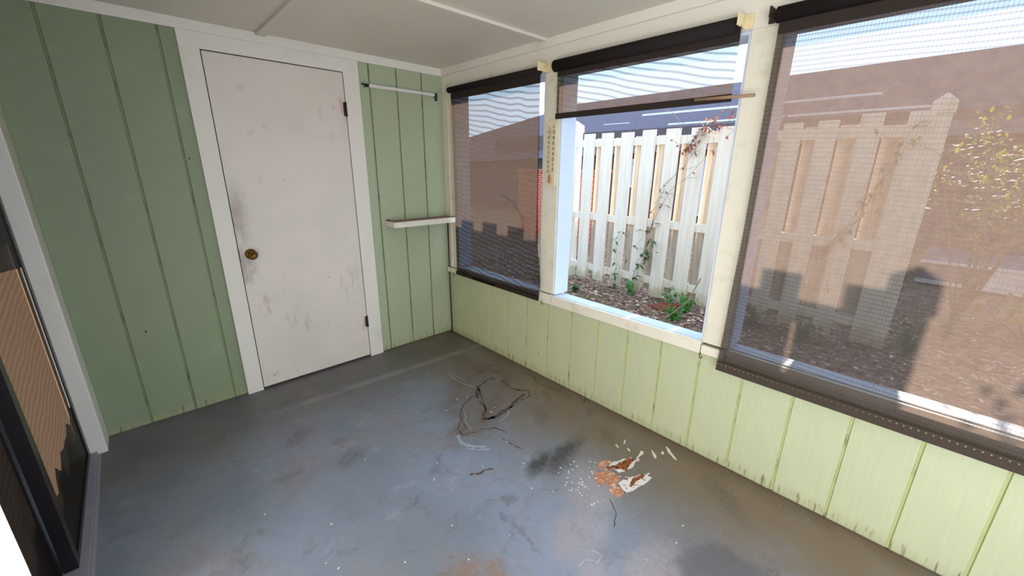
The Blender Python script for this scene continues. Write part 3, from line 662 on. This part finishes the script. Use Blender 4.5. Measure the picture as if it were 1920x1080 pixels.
# brackets
def bracket(label, y, z, parent_m, sgn=1, wdt=.034, h=.052, x1=-.078):
    t = thing('blind_bracket', label, 'bracket', (-.005, y, z), 'blind brackets on the header')
    bm = bmesh.new(); box(bm, -.010, -.0045 if False else -.0005, y-wdt/2, y+wdt/2, z-h/2, z+h/2, bev=.002)
    box(bm, x1, -.011, y-wdt/2*sgn-.003, y-wdt/2*sgn+.003, z-h/2+.004, z+h/2-.004, bev=.001); obj('plate', bm, parent_m, t)
    bm = bmesh.new(); tube(bm, [(-.011, y, z+.010), (-.016, y, z+.010)], .006, 10); tube(bm, [(-.011, y, z-.012), (-.014, y, z-.012)], .004, 8); obj('screw', bm, parent_m, t)
bracket('cream plastic bracket at the right end of the left blind', -1.108, 1.998, M['cream'], -1)
bracket('cream plastic bracket at the right end of the middle blind', -2.176, 2.002, M['cream'], -1)
bracket('dark metal bracket at the left end of the right blind', -2.258, 2.000, M['dark_metal'], 1, .022, .045)
# stick through the hem
bm = bmesh.new(); tube(bm, [(-.058, -2.02, 1.728), (-.056, -2.258, 1.722)], .0065, 8)
tag(obj('wood_dowel', bm, M['stick']), 'thin brown dowel poking out of the middle blind hem across the post', 'dowel')
# hooks under apron
for k, (y, z) in enumerate([(-1.135, .572), (-2.196, .566), (-.12, .566)]):
    bm = bmesh.new(); tube(bm, [(-.0245, y, z+.01), (-.034, y, z), (-.036, y-.004, z-.012), (-.030, y-.008, z-.018), (-.026, y-.012, z-.008)], .0022, 6)
    tag(obj('cord_hook', bm, M['dark_metal']), ['small rusty hook below the thermometer post', 'small rusty hook at the right end of the middle sill', 'small rusty hook below the corner post'][k], 'hook', 'hooks under the window aprons')

# ------------------------------------------------------------------ outside
bm = bmesh.new(); box(bm, .14, 40, -22, 26, -.30, -.012); 
gr = struct('ground', bm, M['mulch'], 'mulched ground outside the windows', 'ground')
# leaf litter
litm = [simple('litter_tan', lin(206, 172, 150), .9, .1, 20), simple('litter_brown', lin(132, 94, 76), .9, .15, 20), simple('litter_pale', lin(232, 206, 190), .9, .08, 20), simple('litter_dark', lin(84, 60, 52), .9, .15, 20)]
bm = bmesh.new(); rl = random.Random(11)
for k in range(15000):
    x = rl.uniform(.25, 3.6) if k < 11500 else rl.uniform(3.6, 8); y = rl.uniform(-5, 2.2) if k < 11500 else rl.uniform(-6, 5); a = rl.uniform(0, 6.28); L = rl.uniform(.012, .038); W = L*rl.uniform(.12, .5)
    if (4.45 < x < 4.9 and y > 1.4) or (x > 5.5 and y < -2.7) : continue
    dx, dy = math.cos(a), math.sin(a); z = -.012+rl.uniform(.001, .022); tz = rl.uniform(-.008, .012); 
    p = [(x-dx*L, y-dy*L, z), (x+dy*W, y-dx*W, z+rl.uniform(0, .012)), (x+dx*L, y+dy*L, z+tz), (x-dy*W, y+dx*W, z+rl.uniform(0, .012))]
    f = bm.faces.new([bm.verts.new(q) for q in p]); f.material_index = rl.choice([0, 0, 1, 1, 2, 3])
tag(obj('leaf_litter', bm, litm), 'pinkish brown wood chips and dry leaves covering the ground outside', 'leaf litter', kind='stuff')

# fence
ft = thing('picket_fence', 'white weathered board-on-board picket fence standing across the yard', 'fence', (2.42, -1.0, 0))
rp = random.Random(5)
fr = [(.335, 2.365), (.070, 2.362), (-.200, 2.360), (-.470, 2.358), (-.745, 2.358), (-1.015, 2.36), (-1.285, 2.37), (-1.55, 2.39), (-1.80, 2.42), (-2.045, 2.44), (-2.320, 2.45), (-2.600, 2.46)]
for i, (y, x) in enumerate(fr):
    zt = 1.838+rp.uniform(-.008, .008)+(.03 if i > 9 else 0); hw = (.078 if i < 7 else .070)+rp.uniform(-.004, .004); lean = rp.uniform(-.006, .006)-.03
    b = bxo(x, x+.019, y-hw, y+hw, -.012+rp.uniform(0, .04), zt, bev=.003)
    for v in b.verts: v.co.y += lean*(v.co.z-.9)*-.6*0 + (v.co.z-.9)*rp.choice([0])  # pickets stand plumb
    obj('picket', b, M['fence'], ft)
for i in range(len(fr)):
    if i == len(fr)-1: continue
    y = (fr[i][0]-.162); x = (fr[i][1]+fr[i+1][1])/2+.059
    zt = 1.785+rp.uniform(-.02, .02); hw = .084
    o = obj('picket', bxo(x, x+.019, y-hw, y+hw, .05+rp.uniform(0, .05), zt, bev=.003), M['fenceb'], ft); o['label'] = 'weathered beige picket, darkened in colour for shade, on the far face of the fence'
def rail(z0, z1):
    bm = bmesh.new(); prev = None
    pts = [(2.425, .58)]+[(x+.06, y) for y, x in fr]+[(2.52, -2.66)]
    for x, y in pts:
        r = [bm.verts.new((x-.040, y, z0)), bm.verts.new((x-.003, y, z0)), bm.verts.new((x-.003, y, z1)), bm.verts.new((x-.040, y, z1))]
        if prev:
            for k in range(4): bm.faces.new((prev[k], prev[(k+1) % 4], r[(k+1) % 4], r[k]))
        else: bm.faces.new(r)
        prev = r
    bm.faces.new(prev[::-1]); obj('rail', bm, M['fence'], ft)
rail(1.69, 1.775); rail(.80, .885); rail(.135, .22)
def post(x, y, top, hw=.052):
    bm = bmesh.new(); box(bm, x-hw, x+hw, y-hw, y+hw, -.012, top-.05, bev=.003)
    b = bmesh.new(); bs = [b.verts.new((x+sx*(hw+.010), y+sy*(hw+.010), top-.05)) for sx, sy in ((-1, -1), (1, -1), (1, 1), (-1, 1))]; bl = [b.verts.new((v.co.x, v.co.y, top-.13)) for v in bs]; a = b.verts.new((x, y, top+.015))
    for k in range(4): b.faces.new((bs[k], bs[(k+1) % 4], a)); b.faces.new((bs[k], bl[k], bl[(k+1) % 4], bs[(k+1) % 4]))
    b.faces.new(bl[::-1]); append(bm, b); obj('fence_post', bm, M['fence'], ft)
post(2.44, .60, 2.00, .062); post(2.53, -2.70, 1.975, .055)

def leafgeo(bm, p, d, L, W, up=Vector((0, 0, 1)), mi=0):
    d = d.normalized(); s_ = d.cross(up)
    if s_.length < .01: s_ = Vector((1, 0, 0))
    s_.normalize(); n_ = s_.cross(d)
    q = [p, p+d*L*.35+s_*W-n_*W*.3, p+d*L*.75+s_*W*.6-n_*W*.5, p+d*L-n_*W*.9, p+d*L*.75-s_*W*.6-n_*W*.5, p+d*L*.35-s_*W-n_*W*.3, p+d*L*.5]
    v = [bm.verts.new(c) for c in q]
    for a, b in ((0, 1), (1, 2), (2, 3), (3, 4), (4, 5), (5, 0)):
        f = bm.faces.new((v[a], v[b], v[6])); f.material_index = mi; f.smooth = True
def rdir(r, zb=0): return Vector((r.gauss(0, 1), r.gauss(0, 1), r.gauss(zb, 1))).normalized()
# weeds
def weed(label, x, y, h, n, mat, seed, L=.05, W=.016):
    r = random.Random(seed); t = thing('weed', label, 'weed', (x, y, -.012), 'green weeds at the fence')
    st = bmesh.new(); lf = bmesh.new()
    for k in range(n):
        a = r.uniform(0, 6.28); sp_ = r.uniform(.2, 1)*h*.8; hh = h*r.uniform(.3, 1)
        p0 = Vector((x, y, -.01)); p1 = Vector((x+math.cos(a)*sp_*.4, y+math.sin(a)*sp_*.4, hh*.7)); p2 = Vector((x+math.cos(a)*sp_, y+math.sin(a)*sp_, hh))
        tube(st, [p0, p1, p2], .0018, 5)
        for q in range(7):
            f = (q+1)/7; c = p0.lerp(p1, f*2) if f < .5 else p1.lerp(p2, f*2-1)
            leafgeo(lf, c, rdir(r, .3), L*r.uniform(.6, 1.2), W*r.uniform(.7, 1.2))
    obj('stem', st, M['bark'], t); obj('leaves', lf, mat, t)
weed('bright green weed clump at the foot of the fence by the post', 2.15, -1.22, .16, 16, M['leafb'], 1)
weed('spiky pale green weed beside the leaning straw', 1.80, -1.24, .12, 18, M['leafb'], 2, .09, .008)
weed('small green weed between the middle pickets', 2.25, -.50, .15, 8, M['leafb'], 3)
weed('low dark green weed under the window edge', 1.30, -1.45, .06, 10, M['leaf'], 4)
weed('tiny round green sprout on the mulch', 1.85, .03, .06, 5, M['leaf'], 5, .05, .028)
weed('small green sprout at the picket foot near the weed clump', 2.22, -.98, .2, 7, M['leafb'], 6)
for k, (x, y, h) in enumerate([(2.2, -1.85, .2), (2.2, -2.25, .15), (2.5, -2.9, .22), (3.2, -3.1, .25)]):
    weed(['dark green weeds seen through the mesh near the first pickets', 'dark green weeds seen through the mesh between later pickets', 'green weeds past the fence end post', 'green weeds in the open yard past the fence'][k], x, y, h, 14, M['leaf'], 20+k)
# leaning straw
bm = bmesh.new(); tube(bm, [(1.45, -1.22, 0.0), (1.95, -1.30, .17), (2.28, -1.27, .34)], .006, 6)
tag(obj('dry_straw', bm, M['stick']), 'pale dry stick leaning from the mulch toward the fence', 'stick')
bm = bmesh.new(); tube(bm, [(1.9, -.62, -.012), (1.92, -.62, .14)], .006, 6); tag(obj('dry_straw', bm, M['stick']), 'short pale stake upright in the mulch', 'stick')
# bark pieces
bm = bmesh.new()
for k in range(7):
    b = bxo(-.11, .11, -.012, .012, 0, .012, bev=.003); append(bm, b, Matrix.Translation((2.0+k*.03, -.95-.02*k, -.004+.004*k)) @ Matrix.Rotation(1.2+k*.13, 4, 'Z'))
tag(obj('bark_strips', bm, M['leafr']), 'reddish bark strips lying on the mulch by the fence foot', 'bark')

# vines on the fence
def vine(label, pts, seed, nleaf, mats, leaf_l=.045, spread=.09, stems=4, jit=.05, tw=.0028):
    r = random.Random(seed); t = thing('climbing_vine', label, 'vine', pts[0], 'vines on the fence')
    st = bmesh.new(); lf = bmesh.new(); allp = []
    for q in range(stems):
        P = []
        off = Vector((0, r.gauss(0, jit), r.gauss(0, jit)))
        for i in range(len(pts)-1):
            for k in range(5):
                f = k/5; c = Vector(pts[i]).lerp(Vector(pts[i+1]), f)+off*(i+f)/len(pts)*2+Vector((r.uniform(-.012, .0), r.gauss(0, .012), r.gauss(0, .012)))
                P.append(c)
        tube(st, P, [tw*(1-.6*k/len(P)) for k in range(len(P))], 5); allp += P
        for c in P[::3]:
            if r.random() < .6:
                e = c+Vector((-.02, r.gauss(0, spread), r.gauss(0, spread))); mid = c.lerp(e, .5)+Vector((0, r.gauss(0, .015), r.gauss(0, .015)))
                tube(st, [c, mid, e], tw*.5, 4); allp.append(e)
    for k in range(nleaf):
        c = r.choice(allp); leafgeo(lf, c+Vector((-.005, 0, 0)), rdir(r, -.4), leaf_l*r.uniform(.5, 1.3), leaf_l*.28, mi=r.randrange(len(mats)))
    obj('vine_stem', st, M['bark'], t); obj('leaves', lf, mats, t)
vine('russet vine sprawling over the fence tops near the post', [(2.33, -.90, 1.60), (2.33, -1.05, 1.78), (2.32, -1.25, 1.90), (2.32, -1.5, 1.86), (2.33, -1.7, 1.95)], 1, 110, [M['leafr'], M['leafr'], M['leafdry']], .05, .10, 5)
vine('thin climbing vine rising diagonally across the pickets', [(2.33, -.62, .75), (2.33, -.70, 1.05), (2.33, -.80, 1.25), (2.33, -1.05, 1.50), (2.33, -1.25, 1.80)], 2, 26, [M['leaf'], M['leafr'], M['leafdry']], .055, .10, 3)
vine('green leafed vine at the foot of the middle pickets', [(2.33, -.45, .0), (2.32, -.50, .30), (2.33, -.62, .55), (2.32, -.66, .80)], 3, 42, [M['leaf']], .075, .09, 3)
vine('small vine with green leaves on the third and fourth pickets', [(2.33, -.22, .0), (2.32, -.24, .25), (2.33, -.20, .5), (2.32, -.30, .7)], 4, 22, [M['leaf']], .06, .08, 2)
vine('dry tendrils hanging by the first picket', [(2.40, .44, .1), (2.41, .46, .5), (2.40, .44, 1.0), (2.41, .46, 1.6)], 5, 8, [M['leafdry']], .03, .05, 3, .02)
vine('yellow-green vine climbing the last pickets behind the mesh', [(2.42, -2.2, .7), (2.42, -2.4, 1.1), (2.40, -2.5, 1.5), (2.42, -2.65, 1.85)], 6, 70, [M['leafy'], M['leaf'], M['leafdry']], .05, .11, 4)
# arching bare twig above fence
bm = bmesh.new(); tube(bm, [(2.34, -.83, 1.82), (2.33, -.80, 1.92), (2.33, -.72, 2.0), (2.34, -.60, 2.05)], .003, 5); tube(bm, [(2.33, -.80, 1.92), (2.33, -.86, 1.88)], .002, 4)
tag(obj('bare_twig', bm, M['bark']), 'bare pale twig arching above the fence', 'twig')
# shrub to the right
def shrub(label, x, y, h, wdt, n, mats, seed, L=.06, zlo=.25):
    r = random.Random(seed); t = thing('shrub', label, 'shrub', (x, y, -.012), 'shrubs in the yard beyond the fence'); st = bmesh.new(); lf = bmesh.new(); ends = []
    for k in range(16):
        a = r.uniform(0, 6.28); e = Vector((x+math.cos(a)*wdt*r.uniform(.2, 1), y+math.sin(a)*wdt*r.uniform(.2, 1), h*r.uniform(zlo+.2, 1)))
        mid = Vector((x, y, 0)).lerp(e, .5)+Vector((r.gauss(0, .08), r.gauss(0, .08), .1)); P = [Vector((x, y, -.01)), mid, e]
        tube(st, P, [.010, .006, .002], 5)
        for q in range(10): ends.append(mid.lerp(e, r.random()))
    for k in range(n):
        c = r.choice(ends)+Vector((r.gauss(0, .08), r.gauss(0, .08), r.gauss(0, .08))); leafgeo(lf, c, rdir(r), L*r.uniform(.6, 1.3), L*.28, mi=r.randrange(len(mats)))
    obj('branches', st, M['bark'], t); obj('foliage', lf, mats, t)
shrub('yellow-green leafy shrub beyond the fence end seen through the right blind', 3.6, -3.15, 2.0, .55, 900, [M['leafy'], M['leaf']], 31, .05, .4)
shrub('low green plant in the sunny yard at the far right', 3.6, -3.6, .35, .35, 260, [M['leaf'], M['leafy']], 32, .06)
shrub('small brown-green bush behind the end post', 4.1, -2.6, .8, .35, 300, [M['leaf'], M['leafdry']], 33, .05)
# low boxed platform
t = thing('garden_platform', 'low blue-grey boxed platform with pale edges beyond the fence end', 'platform', (6.2, -4.4, -.012))
M['slab'] = simple('blue_grey_panel', lin(92, 92, 118), .6, .15, 3); M['slabw'] = simple('pale_edge_board', lin(236, 232, 228), .5, .05, 5)
obj('panel', bxo(5.65, 7.2, -6.5, -2.80, -.012, .30), M['slab'], t)
for z0, z1, x in ((.285, .315, 5.62), (.02, .06, 5.60)): obj('edge_board', bxo(x, 5.649, -6.5, -2.78, z0, z1), M['slabw'], t)
obj('pale_panel', bxo(5.63, 5.649, -4.1, -3.4, .065, .28), M['slabw'], t)
# neighbour house
h = thing('neighbour_house', 'long dark neighbouring house with low hipped roof behind the fence', 'house', (10.5, 0, -.012))
obj('wall', bxo(9.0, 14.0, -16, 9.8, -.012, 2.50), M['wallh'], h); obj('wing', bxo(9.0, 14.0, 9.8, 20, -.012, 1.75), M['wallh'], h)
bm = bmesh.new(); V = [bm.verts.new(q) for q in ((8.55, -17, 2.45), (8.55, 20.0, 1.35), (12, 8.2, 3.90), (12, -17, 4.0), (15.4, -17, 2.45), (15.4, 20.0, 1.35))]
bm.faces.new((V[0], V[1], V[2], V[3])); bm.faces.new((V[3], V[2], V[5], V[4])); bm.faces.new((V[1], V[5], V[2])); bm.faces.new((V[0], V[4], V[5], V[1])); bm.faces.new((V[0], V[3], V[4]))
obj('roof', bm, M['roof'], h)
o = obj('gutter', bxo(8.46, 8.545, -2.3, 2.45, 2.50, 2.54), M['gutter'], h); o = obj('gutter', bxo(8.46, 8.545, 3.6, 4.4, 2.62, 2.64), M['gutter'], h)
bm = bmesh.new(); box(bm, 9.36, 9.46, -1.5, 3.72, 2.885, 2.935); obj('roof_flashing', bm, M['gutter'], h)
for y0, y1, z0, z1 in ((1.1, 2.1, .25, 1.75), (-5.2, -4.0, .9, 1.9), (3.0, 3.8, .9, 1.7)):
    f = obj('window_frame', bxo(8.96, 8.999, y0, y1, z0, z1), M['gutter'], h); obj('pane', bxo(8.95, 8.9595, y0+.08, y1-.08, z0+.08, z1-.08), M['sill'], f)
# brick wall beyond the end of the fence
bk = thing('garden_brick_wall', 'bright red brick garden wall beyond the left end of the fence', 'brick wall', (4.6, 2.9, -.012))
obj('wall', bxo(4.6, 4.8, 1.6, 3.9, -.012, 1.35), M['brick'], bk); obj('coping', bxo(4.56, 4.84, 1.58, 3.92, 1.351, 1.40), M['brick'], bk)
for o in bpy.data.objects:
    if '_w' in o: del o['_w']
